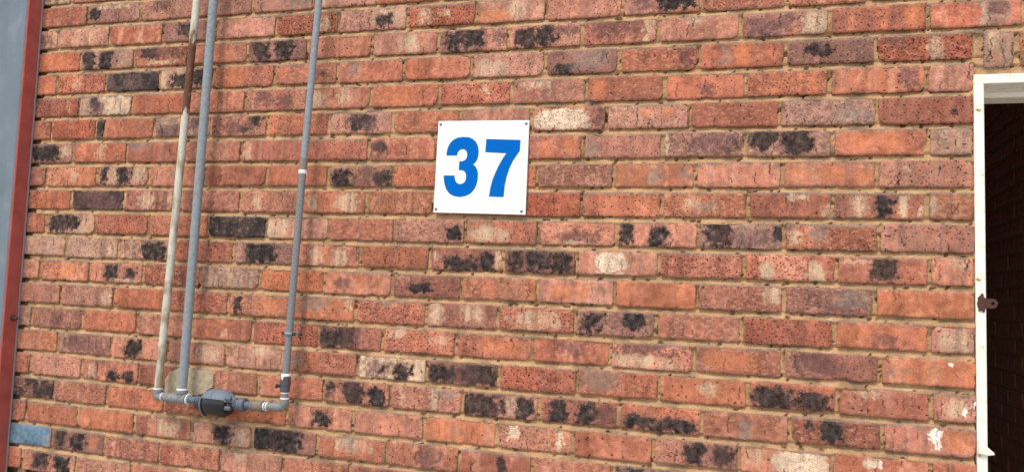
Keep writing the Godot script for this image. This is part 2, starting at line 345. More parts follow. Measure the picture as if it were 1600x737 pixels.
# ------------------------------------------------------------------ bricks
func brick_mesh(x0: float, x1: float, y0: float, y1: float, sd: int, cell: float, rough: float) -> ArrayMesh:
	var r := RandomNumberGenerator.new()
	r.seed = sd
	var w := x1 - x0
	var h := y1 - y0
	var cx := (x0 + x1) / 2
	var cy := (y0 + y1) / 2
	var us := [0.0, 0.0018 / w]
	var nx := maxi(2, int(w / cell))
	for i in range(1, nx):
		us.append(i / float(nx))
	us.append(1.0 - 0.0018 / w)
	us.append(1.0)
	var vs := [0.0, 0.0018 / h]
	var ny := maxi(2, int(h / cell))
	for i in range(1, ny):
		vs.append(i / float(ny))
	vs.append(1.0 - 0.0018 / h)
	vs.append(1.0)
	var chip := []
	for k in 4:
		chip.append(r.randf_range(0.004, 0.013) * rough if r.randf() < 0.22 else r.randf_range(0.0008, 0.0025))
	var bites := []          # broken-away bits of the arris: side, place, length, depth
	for k in r.randi_range(2, 6):
		bites.append([r.randi_range(0, 3), r.randf(), r.randf_range(0.006, 0.022), r.randf_range(0.001, 0.004) * rough])
	var spalls := []         # places where the face has flaked off
	if r.randf() < 0.45:
		for k in r.randi_range(1, 2):
			var on_end := r.randf() < 0.4
			spalls.append([(0.0 if r.randf() < 0.5 else w) if on_end else r.randf() * w, r.randf() * h if on_end else (0.0 if r.randf() < 0.65 else h), r.randf_range(0.008, 0.024), r.randf_range(0.006, 0.014), r.randf_range(0.0015, 0.0038)])
	var zoff := r.randf_range(-0.0018, 0.0018)
	var tx := r.randf_range(-0.006, 0.006)
	var ty := r.randf_range(-0.02, 0.02)
	var ox := r.randf() * 40.0
	var st := SurfaceTool.new()
	st.begin(Mesh.PRIMITIVE_TRIANGLES)
	st.set_smooth_group(0)
	var NU := us.size()
	var NV := vs.size()
	var P := []
	for j in NV:
		for i in NU:
			var u: float = us[i]
			var v: float = vs[j]
			var X := u * w
			var Y := v * h
			var dl := 0.0017 * wob.get_noise_2d(cx * 3 + ox, cy + Y) + 0.0006
			var dr := 0.0017 * wob.get_noise_2d(cx * 3 + ox + 7.0, cy + Y) + 0.0006
			var db := 0.0021 * wob.get_noise_2d(cx + X, cy * 3 + ox) + 0.0006
			var dt := 0.0017 * wob.get_noise_2d(cx + X, cy * 3 + ox + 5.0) + 0.0006
			for b in bites:
				var at: float = b[1]
				if b[0] == 0: dl += b[3] * exp(-pow((v - at) * h / (b[2] * 0.5), 2))
				elif b[0] == 1: dr += b[3] * exp(-pow((v - at) * h / (b[2] * 0.5), 2))
				elif b[0] == 2: db += b[3] * exp(-pow((u - at) * w / (b[2] * 0.5), 2))
				else: dt += b[3] * exp(-pow((u - at) * w / (b[2] * 0.5), 2))
			# rounded corners
			dl += chip[0] * exp(-Y / 0.005) * 0.6 + chip[1] * exp(-(h - Y) / 0.005) * 0.6
			dr += chip[2] * exp(-Y / 0.005) * 0.6 + chip[3] * exp(-(h - Y) / 0.005) * 0.6
			db += chip[0] * exp(-X / 0.005) * 0.6 + chip[2] * exp(-(w - X) / 0.005) * 0.6
			dt += chip[1] * exp(-X / 0.005) * 0.6 + chip[3] * exp(-(w - X) / 0.005) * 0.6
			var fx := lerpf(dl, w - dr, u)
			var fy := lerpf(db, h - dt, v)
			var z := 0.0010 * rel.get_noise_2d(x0 + X + ox, y0 + Y) * rough + 0.0005 * wob.get_noise_2d(x0 + X, y0 + Y + ox) * rough
			for sp in spalls:
				var q: float = pow((X - sp[0]) / sp[2], 2) + pow((Y - sp[1]) / sp[3], 2) + 0.9 * wob.get_noise_2d(X + ox * 2.0, Y + cy)
				z -= sp[4] * rough * clampf((1.15 - q) * 3.0, 0.0, 1.0)
			var ring := mini(mini(i, NU - 1 - i), mini(j, NV - 1 - j))
			if ring == 0:
				z -= 0.0019
			elif ring == 1:
				z -= 0.0003
			z += zoff + tx * (u - 0.5) * w + ty * (v - 0.5) * h
			P.append(Vector3(x0 + fx - cx, y0 + fy - cy, z))
	var idx := func(i, j): return j * NU + i
	var add := func(p: Vector3):
		st.set_uv(Vector2((p.x + cx - TX0) * PPM / TW, (TY1 - p.y - cy) * PPM / TH))
		st.add_vertex(p)
	for j in NV - 1:
		for i in NU - 1:
			var a: Vector3 = P[idx.call(i, j)]
			var b: Vector3 = P[idx.call(i + 1, j)]
			var c: Vector3 = P[idx.call(i + 1, j + 1)]
			var d: Vector3 = P[idx.call(i, j + 1)]
			for p in [a, c, b, a, d, c]:
				add.call(p)
	st.set_smooth_group(1)
	var rim := []
	for i in NU: rim.append(P[idx.call(i, 0)])
	for j in range(1, NV): rim.append(P[idx.call(NU - 1, j)])
	for i in range(NU - 2, -1, -1): rim.append(P[idx.call(i, NV - 1)])
	for j in range(NV - 2, 0, -1): rim.append(P[idx.call(0, j)])
	for k in rim.size():
		var a: Vector3 = rim[k]
		var b: Vector3 = rim[(k + 1) % rim.size()]
		var a2 := Vector3(a.x, a.y, -0.03)
		var b2 := Vector3(b.x, b.y, -0.03)
		for p in [a, b, b2, a, b2, a2]:
			add.call(p)
	st.index()
	st.generate_normals()
	return st.commit()

func parse_marks(spec: String, sd: int) -> Array:
	var mr := RandomNumberGenerator.new()
	mr.seed = sd * 31 + 7
	var parts := spec.split(" ", false)
	var marks := []
	for i in range(1, parts.size()):
		var s := parts[i]
		var nums := s.substr(1).split_floats(",")
		marks.append([s[0], nums[0], nums[1], nums[2], nums[3], mr.randf_range(0.35, 0.95), mr.randf_range(0.72, 0.97), mr.randf_range(0.4, 1.0), mr.randf_range(0.0, 1.0)])
	return [parts[0], marks]

# fired-clay colours of one brick, written into the wall's colour and height maps
func paint_brick(x0: float, x1: float, y0: float, y1: float, spec: String, sd: int) -> void:
	var r := RandomNumberGenerator.new()
	r.seed = sd
	var pm := parse_marks(spec, sd)
	var kind: String = pm[0]
	var marks: Array = pm[1]
	var bc: Color = BASE[kind]
	var shift := r.randf_range(0.90, 1.06)
	var warm := r.randf_range(-0.035, 0.025)
	var br := bc.r * shift * (1.0 + warm)
	var bg := bc.g * shift
	var bb := bc.b * shift * (1.0 - warm)
	var alts := [Color8(196, 150, 127), Color8(146, 98, 86), Color8(191, 122, 92), Color8(168, 123, 107), Color8(172, 104, 86)]
	var al: Color = alts[r.randi() % 5]
	var al2: Color = alts[r.randi() % 5]
	var band_amp := r.randf_range(0.08, 0.5)
	if kind == "s" : band_amp *= 0.5
	if kind == "k" : band_amp *= 0.3
	# panels left by the kiln stacking: broad upright bands of slightly different tone
	var panels := []
	for k in r.randi_range(1, 4):
		panels.append([r.randf(), r.randf_range(-0.10, 0.09), r.randf_range(0.0, 0.5) if r.randf() < 0.7 else 0.0, alts[r.randi() % 5]])
	panels.sort_custom(func(x, y): return x[0] < y[0])
	panels[panels.size() - 1][0] = 2.0
	var speck_th := 244
	if kind == "s": speck_th = 190
	elif kind in ["p", "q", "k", "b"]: speck_th = 208
	elif r.randf() < 0.4: speck_th = 206
	var ox := r.randi() % 512
	var oy := r.randi() % 512
	var cracks := []
	var nc := r.randi_range(0, 4)
	if kind in ["m", "p", "g", "c"]: nc += 3
	for k in nc:
		var va := r.randf_range(-0.1, 0.75)
		cracks.append([r.randf_range(0.04, 0.96), va, va + r.randf_range(0.12, 0.6), r.randi() % 512, r.randf_range(0.3, 0.95)])
	var e := 4.0
	var fx0 := (x0 - TX0) * PPM
	var fx1 := (x1 - TX0) * PPM
	var fy0 := (TY1 - y1) * PPM
	var fy1 := (TY1 - y0) * PPM
	var w := fx1 - fx0
	var h := fy1 - fy0
	var px0 := maxi(0, int(fx0 - e))
	var px1 := mini(TW - 1, int(fx1 + e))
	var py0 := maxi(0, int(fy0 - e))
	var py1 := mini(TH - 1, int(fy1 + e))
	var pale := Color8(206, 168, 144)
	var smear_w := r.randf_range(-0.8, 2.2)
	var top_w := r.randf_range(1.0, 4.6)
	var haze_th := r.randf_range(125.0, 205.0)
	var pit_th := r.randf_range(222.0, 256.0)
	var dark_kind := kind == "k" or kind == "q"
	for py in range(py0, py1 + 1):
		var v := (py - fy0) / h
		var rowm := ((py + oy) & 511) << 9
		var ed_y: float = minf(py - fy0, fy1 - py)
		var top_near := (py - fy0)
		for px in range(px0, px1 + 1):
			var u := (px - fx0) / w
			var q := rowm | ((px + ox) & 511)
			var a := (n_blotch[q] - 128) * 0.0078125
			var b := (n_mid[q] - 128) * 0.0078125
			var c := (n_fine[q] - 128) * 0.0078125
			var sp := n_speck[q]
			# bands that run down the extruded face
			var b1 := (n_blotch[(oy << 9) | ((px * 2 + ox + int(b * 5.0)) & 511)] - 128) * 0.0078125
			var b2 := (n_mid[(ox << 9) | ((px + oy + int(b * 4.0)) & 511)] - 128) * 0.0078125
			var k := 1.0 + 0.13 * a + 0.13 * b + 0.15 * c + 0.05 * b2
			var cr := br * k
			var cg := bg * k
			var cb := bb * k
			var pu := u + 0.014 * b + 0.006 * c
			for pn in panels:
				if pu < pn[0]:
					var pt: float = 1.0 + pn[1]
					var pc: Color = pn[3]
					var pf: float = pn[2] * clampf(0.8 + 0.7 * b + 0.5 * a, 0.0, 1.2)
					cr = (cr + (pc.r * k - cr) * pf) * pt
					cg = (cg + (pc.g * k - cg) * pf) * pt
					cb = (cb + (pc.b * k - cb) * pf) * pt
					break
			var t := clampf((b1 + 0.3 * b + 0.25 * b2 + 0.3 * a) * 2.4, -1.0, 1.0) * band_amp
			if t > 0.0:
				cr += (al.r * k - cr) * t
				cg += (al.g * k - cg) * t
				cb += (al.b * k - cb) * t
			else:
				cr += (al2.r * k - cr) * -t
				cg += (al2.g * k - cg) * -t
				cb += (al2.b * k - cb) * -t
			var hz := n_mid[(((py * 2 + ox) & 511) << 9) | ((px + oy) & 511)]
			if hz > haze_th:
				var f := minf((hz - haze_th) / 60.0, 0.55) * (0.7 + 0.5 * c)
				cr += (pale.r - cr) * f
				cg += (pale.g - cg) * f
				cb += (pale.b - cb) * f
			var hh := 150.0 + 34.0 * c + 30.0 * b
			if sp > speck_th:
				var f := minf((sp - speck_th) / 14.0, 0.85)
				cr *= 1.0 - f * 0.62
				cg *= 1.0 - f * 0.66
				cb *= 1.0 - f * 0.64
				hh -= 60.0 * f
			# bigger pits
			var pit := n_speck[(((py + ox) >> 1) & 511) << 9 | (((px + oy) >> 1) & 511)]
			if pit > pit_th:
				var f := minf((pit - pit_th) / 8.0, 0.8)
				cr *= 1.0 - f * 0.66
				cg *= 1.0 - f * 0.68
				cb *= 1.0 - f * 0.66
				hh -= 90.0 * f
			if dark_kind:
				var f := clampf((0.25 + a * 1.1 + b * 0.7 + c * 0.4) * 1.3, 0.0, 0.85)
				cr += (0.17 * k - cr) * f
				cg += (0.155 * k - cg) * f
				cb += (0.16 * k - cb) * f
			var wu := (n_blotch[(((px * 3 + oy) & 511) << 9) | ((py * 3 + ox) & 511)] - 128) * 0.0078125
			for m in marks:
				var du: float = (u - m[1] + wu * 0.055) / m[3]
				var dv: float = (v - m[2] + b * 0.10 - wu * 0.08) / m[4]
				du *= du
				dv *= dv
				var d := 0.45 * (du + dv) + 0.6 * maxf(du, dv)
				if d > 3.4: continue
				var code: String = m[0]
				if code == "K":
					var soft: float = m[5]
					d += (0.75 * b + 0.55 * c) * m[7] + 0.45 * a + 0.35 * wu
					var halo := clampf((2.5 - d) / 1.7, 0.0, 1.0) * 0.55
					cr += (0.46 * k - cr) * halo
					cg += (0.33 * k - cg) * halo
					cb += (0.305 * k - cb) * halo
					var f: float = clampf((1.3 - d) / soft, 0.0, 1.0) * m[6]
					if sp > 180: f = minf(f * 1.4 + 0.10 * float(d < 1.9), 0.96)
					var kk: float = 0.20 + 0.085 * c + 0.11 * b + 0.06 * wu
					var brn: float = 0.04 * m[8]
					cr += (kk * 1.02 + brn - cr) * f
					cg += (kk * 0.97 + brn * 0.3 - cg) * f
					cb += (kk * 0.98 - cb) * f
					hh += f * (50.0 * c + 45.0 * b)
				elif code == "P":
					d += 0.8 * b + 0.5 * c + 0.5 * a
					var f := clampf((1.6 - d) / 1.4, 0.0, 1.0) * 0.6
					cr += (0.40 * k - cr) * f
					cg += (0.29 * k - cg) * f
					cb += (0.29 * k - cb) * f
				elif code == "W":
					d += 1.1 * b + 0.7 * c + 0.7 * a
					var f := clampf((1.1 - d) / 0.7, 0.0, 1.0) * clampf(0.74 + 0.5 * b2 + 0.4 * c, 0.0, 0.95)
					cr += (0.80 * k - cr) * f
					cg += (0.70 * k - cg) * f
					cb += (0.59 * k - cb) * f
				elif code == "C":
					d += 0.5 * b + 0.35 * c + 0.3 * a
					var f := clampf((1.2 - d) / 0.3, 0.0, 0.92) * clampf(1.0 + 0.35 * c - (0.6 if sp > 200 else 0.0), 0.0, 1.0)
					cr += (0.86 * k - cr) * f
					cg += (0.79 * k - cg) * f
					cb += (0.69 * k - cb) * f
				elif code == "X":
					d += 0.6 * b + 0.5 * c
					var f := clampf((1.1 - d) / 0.3, 0.0, 0.88)
					cr += (0.93 - cr) * f
					cg += (0.93 - cg) * f
					cb += (0.91 - cb) * f
				elif code == "G":
					d += 0.8 * b + 0.5 * c + 0.6 * a
					var f := clampf((1.4 - d) / 1.0, 0.0, 1.0) * 0.6
					cr += (0.56 * k - cr) * f
					cg += (0.50 * k - cg) * f
					cb += (0.47 * k - cb) * f
				elif code == "O":
					d += 0.8 * b + 0.4 * c + 0.6 * a
					var f := clampf((1.6 - d) / 1.4, 0.0, 1.0) * 0.65
					cr += (0.80 * k - cr) * f
					cg += (0.50 * k - cg) * f
					cb += (0.35 * k - cb) * f
				elif code == "N":
					var f := clampf((1.3 - maxf(du, dv * 0.8) - 0.8 * b - 0.6 * c) / 0.2, 0.0, 1.0)
					cr += (0.40 * k - cr) * f
					cg += (0.51 * k - cg) * f
					cb += (0.59 * k - cb) * f
			for ck in cracks:
				if v > ck[1] and v < ck[2]:
					var xc: float = ck[0] * w + (n_mid[(ck[3] << 9) | (py & 511)] - 128) * 0.035 + (n_fine[(ck[3] << 9) | (py & 511)] - 128) * 0.008
					var dd := absf(px - fx0 - xc)
					if dd < 1.4:
						var f: float = minf(1.4 - dd, 1.0) * ck[4] * (0.55 + 0.45 * clampf(b * 3.0 + 0.5, 0.0, 1.0))
						cr *= 1.0 - 0.62 * f
						cg *= 1.0 - 0.64 * f
						cb *= 1.0 - 0.62 * f
						hh -= 90.0 * f
			# mortar left on the arrises by the trowel
			var ed: float = minf(minf(px - fx0, fx1 - px), ed_y) + 2.6 * b + 1.4 * c
			var sw := smear_w
			if top_near < 7.0: sw = maxf(sw, top_w)
			if ed < sw:
				var f := clampf((sw - ed) / 1.1, 0.0, 0.82)
				if top_near < 7.0:
					cr += (0.54 * k - cr) * f
					cg += (0.47 * k - cg) * f
					cb += (0.42 * k - cb) * f
				else:
					cr += (0.60 * k - cr) * f
					cg += (0.48 * k - cg) * f
					cb += (0.36 * k - cb) * f
			var o := (py * TW + px) * 3
			albedo[o] = clampi(int(cr * 255.0), 8, 250)
			albedo[o + 1] = clampi(int(cg * 255.0), 8, 250)
			albedo[o + 2] = clampi(int(cb * 255.0), 8, 250)
			height[py * TW + px] = clampi(int(hh), 0, 255)

func build_wall() -> void:
	var wall := base("brick_wall", Vector3.ZERO)
	tag(wall, "weathered red face-brick wall with burnt black marks and sandy mortar joints", "wall")
	wall.set_meta("kind", "thing")
	albedo.resize(TW * TH * 3)
	albedo.fill(120)
	height.resize(TW * TH)
	height.fill(128)
	var brick_mat := StandardMaterial3D.new()
	var list := []
	var sd := 100
	for row in COURSES:
		var specs: PackedStringArray = row[3].split("|")
		for i in specs.size():
			sd += 1
			var rr := RandomNumberGenerator.new()
			rr.seed = sd * 7
			var x0: float = row[1][i] / 1000.0 + rr.randf_range(0.0038, 0.0058)
			var x1: float = row[1][i + 1] / 1000.0 - rr.randf_range(0.0038, 0.0058)
			var yc: float = (row[0] + row[2][i]) / 1000.0 + rr.randf_range(-0.0012, 0.0012)
			var hh := 0.0357 + rr.randf_range(-0.0012, 0.0012)
			if i == specs.size() - 1 and row[1][i + 1] > 500 and row[1][i + 1] < 560:
				x1 = row[1][i + 1] / 1000.0 + rr.randf_range(-0.003, 0.0015)
			list.append([x0, x1, yc - hh, yc + hh, specs[i], sd])
	# bricks on edge over the doorway
	for k in 2:
		var x0 := 0.5405 + k * 0.083
		list.append([x0, x0 + 0.071, 2.2515, 2.348, ["g W.3,.2,.2,.3", "s"][k], 900 + k])
	for b in list:
		paint_brick(b[0], b[1], b[2], b[3], b[4], b[5])
	brick_mat.albedo_texture = ImageTexture.create_from_image(Image.create_from_data(TW, TH, false, Image.FORMAT_RGB8, albedo))
	brick_mat.heightmap_enabled = true
	brick_mat.heightmap_texture = ImageTexture.create_from_image(Image.create_from_data(TW, TH, false, Image.FORMAT_L8, height))
	brick_mat.heightmap_scale = 0.28
	brick_mat.roughness = 0.93
	brick_mat.metallic_specular = 0.3
	for b in list:
		var m := brick_mesh(b[0], b[1], b[2], b[3], b[5], 0.007, 1.0)
		var o := mesh_node("brick", m, brick_mat, wall)
		o.position = Vector3((b[0] + b[1]) / 2, (b[2] + b[3]) / 2, 0)
		if b[4].contains("N"):
			o.set_meta("label", "brick daubed with blue paint")

	# mortar: one uneven bed behind the arrises, raked back, with holes and crumbled spots
	var mm := mottled(41, [[0.0, Color8(98, 84, 70)], [0.28, Color8(146, 117, 88)], [0.5, Color8(178, 142, 105)], [0.8, Color8(188, 152, 114)], [1.0, Color8(202, 178, 146)]], 0.014, 1.4, 0.96, 0.3, 0.2)
	mesh_node("mortar", mortar_mesh(-2.74, 0.522, 0.86, 2.74), mm, wall)
	mesh_node("mortar", mortar_mesh(0.522, 0.72, 2.236, 2.74), mm, wall)
	# body of the wall behind, with the doorway left open
	var core := plain(Color8(120, 100, 80), 0.95)
	for c in [[Vector3(-4.2, 0, -0.22), Vector3(0.518, 3.3, -0.031)], [Vector3(1.30, 0, -0.22), Vector3(3.2, 3.3, -0.031)], [Vector3(0.518, 2.2345, -0.22), Vector3(1.30, 3.3, -0.031)]]:
		mesh_node("masonry", box(c[0], c[1]), core, wall)
	# brickwork that carries on outside the picture
	var st := SurfaceTool.new()
	st.begin(Mesh.PRIMITIVE_TRIANGLES)
	var variants := []
	var half: ArrayMesh = null
	rng.seed = 5
	for b in list:
		var wide: float = b[1] - b[0]
		if half == null and wide > 0.09 and wide < 0.11:
			half = brick_mesh(b[0], b[1], b[2], b[3], b[5], 0.012, 1.0)
		if variants.size() < 26 and wide > 0.214 and wide < 0.226 and not b[4].contains("N") and rng.randf() < 0.35:
			variants.append(brick_mesh(b[0], b[1], b[2], b[3], b[5], 0.012, 1.0))
	for row in range(-6, 31):
		var yc := 2.654 - 0.085 * row
		if yc < 0.04: break
		var codes := COURSES[clampi(row, 0, 20)] as Array
		var in_view := row >= 0 and row <= 20
		var last: float = codes[1][codes[1].size() - 1] / 1000.0 if in_view else -2.72 - (0.116 if row % 2 == 0 else 0.0)
		var first: float = codes[1][0] / 1000.0 if in_view else last
		while first > -4.1:
			st.append_from(variants[rng.randi() % variants.size()], 0, Transform3D(Basis(), Vector3(first - 0.116, yc, 0)))
			first -= 0.232
		var x := last
		if in_view and last > 0.5 and last < 0.56:
			x = 1.305
		while x < 3.1:
			var xm := x + 0.116
			var over_door := xm + 0.11 > 0.53 and xm - 0.11 < 1.30
			if over_door and yc < 2.36:
				if xm - 0.116 < 0.40 and 0.517 - x > 0.09:
					st.append_from(half, 0, Transform3D(Basis(), Vector3(x + 0.058, yc, 0)))
				x = 1.305
				continue
			st.append_from(variants[rng.randi() % variants.size()], 0, Transform3D(Basis(), Vector3(xm, yc, 0)))
			x += 0.232
	for k in range(2, 9):
		st.append_from(half, 0, Transform3D(Basis(Vector3.BACK, PI / 2), Vector3(0.576 + k * 0.083, 2.30, 0)))
	var more := mesh_node("brickwork", st.commit(), brick_mat, wall)
	more.set_meta("kind", "stuff")
	for c in [[-4.2, -2.74, 0.0, 3.3], [-2.74, 0.522, 0.0, 0.86], [-2.74, 0.522, 2.74, 3.3], [0.522, 0.72, 2.74, 3.3], [0.72, 1.3, 2.236, 3.3], [1.3, 3.2, 0.0, 3.3]]:
		mesh_node("mortar", box(Vector3(c[0], c[2], -0.030), Vector3(c[1], c[3], -0.0055)), mm, wall)
	# cement smeared over a broken brick by the pipes
	var pl := PackedVector2Array()
	var wn := noise(61, 0.9, 2)
	var np := PATCH.size()
	for i in np:
		var a := Vector2(PATCH[i][0], PATCH[i][1])
		var b := Vector2(PATCH[(i + 1) % np][0], PATCH[(i + 1) % np][1])
		for k in 4:
			var p := a.lerp(b, k / 4.0)
			pl.append((p + Vector2(wn.get_noise_2d(p.x, p.y), wn.get_noise_2d(p.x + 99, p.y)) * 4.0) / 1000.0)
	mesh_node("cement_patch", slab(pl, -0.006, 0.0065, 0.0015), mottled(62, [[0.0, Color8(146, 132, 112)], [0.5, Color8(176, 161, 137)], [1.0, Color8(194, 180, 156)]], 0.03, 3.0, 0.95, 0.25), wall)

# built only where joints show; slits and crumbled runs follow the brick edges
func mortar_mesh(x0: float, x1: float, y0: float, y1: float) -> ArrayMesh:
	var step := 0.0036
	var nx := int((x1 - x0) / step)
	var ny := int((y1 - y0) / step)
	var coarse := noise(43, 9.0, 3)
	var gritty := noise(44, 90.0, 3)
	var voids := noise(45, 30.0, 2)
	var runs := noise(46, 5.0, 3)
	var r := RandomNumberGenerator.new()
	r.seed = 47
	var BIN := 0.0036
	var NB := 960
	var sag := []
	var near := []
	var slit := []
	for row in COURSES:
		var line := PackedFloat32Array()
		var nr := PackedByteArray()
		nr.resize(NB)
		var sl := []
		sl.resize(NB)
		var b := 0
		for k in NB:
			var x := -2.74 + k * BIN
			while b < row[2].size() - 1 and row[1][b + 1] / 1000.0 < x: b += 1
			line.append(row[2][b] / 1000.0)
		var ends: Array = row[1]
		for q in ends.size():
			var jx: float = ends[q] / 1000.0
			for k in range(int((jx - 0.015 + 2.74) / BIN), int((jx + 0.015 + 2.74) / BIN) + 2):
				if k >= 0 and k < NB: nr[k] = 1
			if r.randf() < 0.5:
				var k := int((jx + (0.0045 if r.randf() < 0.5 else -0.0045) + 2.74) / BIN + 0.5)
				var a := r.randf_range(-0.04, 0.02)
				if k >= 0 and k < NB: sl[k] = [a, a + r.randf_range(0.015, 0.06), r.randf_range(0.004, 0.010)]
		# beyond the last joint everything shows
		for k in range(maxi(0, int((ends[ends.size() - 1] / 1000.0 - 0.02 + 2.74) / BIN)), NB): nr[k] = 1
		sag.append(line)
		near.append(nr)
		slit.append(sl)
	var holes := [[-0.4372, 2.1394, 0.006], [-0.285, 2.205, 0.004], [-0.44, 2.152, 0.004]]
	var st := SurfaceTool.new()
	st.begin(Mesh.PRIMITIVE_TRIANGLES)
	st.set_smooth_group(0)
	var ids := PackedInt32Array()
	ids.resize((nx + 1) * (ny + 1))
	var count := 0
	for j in ny + 1:
		var y := y0 + (y1 - y0) * j / ny
		var rw := clampi(int(round((2.6545 - y) / 0.085 + 0.5)), 0, 20)
		var crs := clampi(int(round((2.6545 - y) / 0.085)), 0, 20)
		for i in nx + 1:
			var x := x0 + (x1 - x0) * i / nx
			var bn := clampi(int((x + 2.74) / BIN), 0, NB - 1)
			# struck joint: raked in under the brick above, nearly flush on the brick below
			var s: float = y - (2.6545 + 0.0425 - 0.085 * rw) - sag[rw][bn]
			if absf(s) > 0.0175 and near[crs][bn] == 0:
				ids[j * (nx + 1) + i] = -1
				continue
			var z := -0.0058 + 0.0030 * coarse.get_noise_2d(x, y) + 0.0018 * gritty.get_noise_2d(x, y)
			if absf(s) < 0.012:
				z -= s * 0.44
				if s > 0.002 and s < 0.0085 and runs.get_noise_2d(x * 1.6, rw * 3.7) > 0.12:
					z -= 0.003
			var sl = slit[crs][bn]
			if sl != null and absf(s) > 0.006:
				var yy: float = y - (2.6545 - 0.085 * crs)
				if yy > sl[0] and yy < sl[1]:
					z -= sl[2]
			var vd := voids.get_noise_2d(x, y)
			if vd > 0.48:
				z -= minf((vd - 0.48) * 0.09, 0.012)
			var ex := -2.5852 - 0.01937 * (y - 2.6393) + 0.028 + 0.02 * coarse.get_noise_2d(5.0, y * 3.0)
			if x < ex:
				z -= minf((ex - x) * 1.6, 0.018)
			for hl in holes:
				var d := Vector2(x - hl[0], y - hl[1]).length()
				if d < hl[2] * 1.4:
					z -= 0.016
			ids[j * (nx + 1) + i] = count
			count += 1
			st.add_vertex(Vector3(x, y, z))
	for j in ny:
		for i in nx:
			var a := ids[j * (nx + 1) + i]
			var b := ids[j * (nx + 1) + i + 1]
			var c := ids[(j + 1) * (nx + 1) + i + 1]
			var d := ids[(j + 1) * (nx + 1) + i]
			if a < 0 or b < 0 or c < 0 or d < 0: continue
			for k in [a, c, b, a, d, c]:
				st.add_index(k)
	st.generate_normals()
	return st.commit()

# ------------------------------------------------------------------ room behind the doorway
func build_room() -> void:
	var inside := mottled(71, [[0.0, Color8(150, 92, 76)], [0.5, Color8(174, 109, 89)], [1.0, Color8(186, 128, 108)]], 0.03, 1.4, 0.95, 0.2)
	var joint := plain(Color8(176, 142, 106), 0.97)
	var side := base("interior_wall", Vector3(1.235, 0, 0))
	side.set_meta("kind", "structure")
	side.set_meta("label", "dark unlit brick side wall inside the doorway")
	side.set_meta("category", "wall")
	mesh_node("masonry", box(Vector3(0, 0, -4.6), Vector3(0.2, 3.1, -0.222)), joint, side)
	var bm := brick_mesh(-0.111, 0.111, -0.0358, 0.0358, 801, 0.02, 1.0)
	var bm2 := brick_mesh(-0.111, 0.111, -0.0358, 0.0358, 802, 0.02, 1.0)
	var st := SurfaceTool.new()
	st.begin(Mesh.PRIMITIVE_TRIANGLES)
	var turn := Basis(Vector3.UP, -PI / 2)
	for r in 36:
		var y := 0.045 + r * 0.085
		for k in 19:
			var z := -0.35 - k * 0.232 - (0.116 if r % 2 == 0 else 0.0)
			if z < -4.45: continue
			var where := Vector3(-0.008, y, z)
			if y > 0.75 and y < 2.95 and z < -1.95 and z > -3.15:
				var o := mesh_node("brick", bm if (r * 7 + k * 3) % 5 < 3 else bm2, inside, side)
				o.transform = Transform3D(turn, where)
			else:
				st.append_from(bm, 0, Transform3D(turn, where))
	var more := mesh_node("brickwork", st.commit(), inside, side)
	more.set_meta("kind", "stuff")
	var plaster := plain(Color8(196, 190, 178), 0.95)
	# the wall across the room, with an unseen opening added to brighten the room
	var part := base("interior_partition", Vector3(-2.2, 0, 0))
	part.set_meta("kind", "structure")
	part.set_meta("label", "dim plastered wall across the room from the dark bricks")
	part.set_meta("category", "wall")
	for c in [[0.0, 1.2, -4.8, -0.222], [2.1, 3.1, -4.8, -0.222], [1.2, 2.1, -4.8, -1.7], [1.2, 2.1, -1.4, -0.222]]:
		mesh_node("wall_piece", box(Vector3(0, c[0], c[2]), Vector3(0.2, c[1], c[3])), plaster, part)
	for c in [["interior_back_wall", Vector3(-2.0, 0, -4.8), Vector3(1.44, 3.1, -4.6), "dim plastered wall at the far end of the room"], ["interior_ceiling", Vector3(-2.2, 3.1, -4.8), Vector3(1.44, 3.25, -0.222), "dim ceiling of the room behind the doorway"], ["interior_floor", Vector3(-2.0, 0.004, -4.6), Vector3(1.235, 0.03, -0.0), "dark concrete floor of the room behind the doorway"]]:
		if c[0] == "interior_floor":
			c[2].z = -0.23
		var o := mesh_node(c[0], box(c[1], c[2]), plaster, self)
		o.set_meta("kind", "structure")
		o.set_meta("label", c[3])
		o.set_meta("category", "floor" if c[0] == "interior_floor" else ("ceiling" if c[0] == "interior_ceiling" else "wall"))

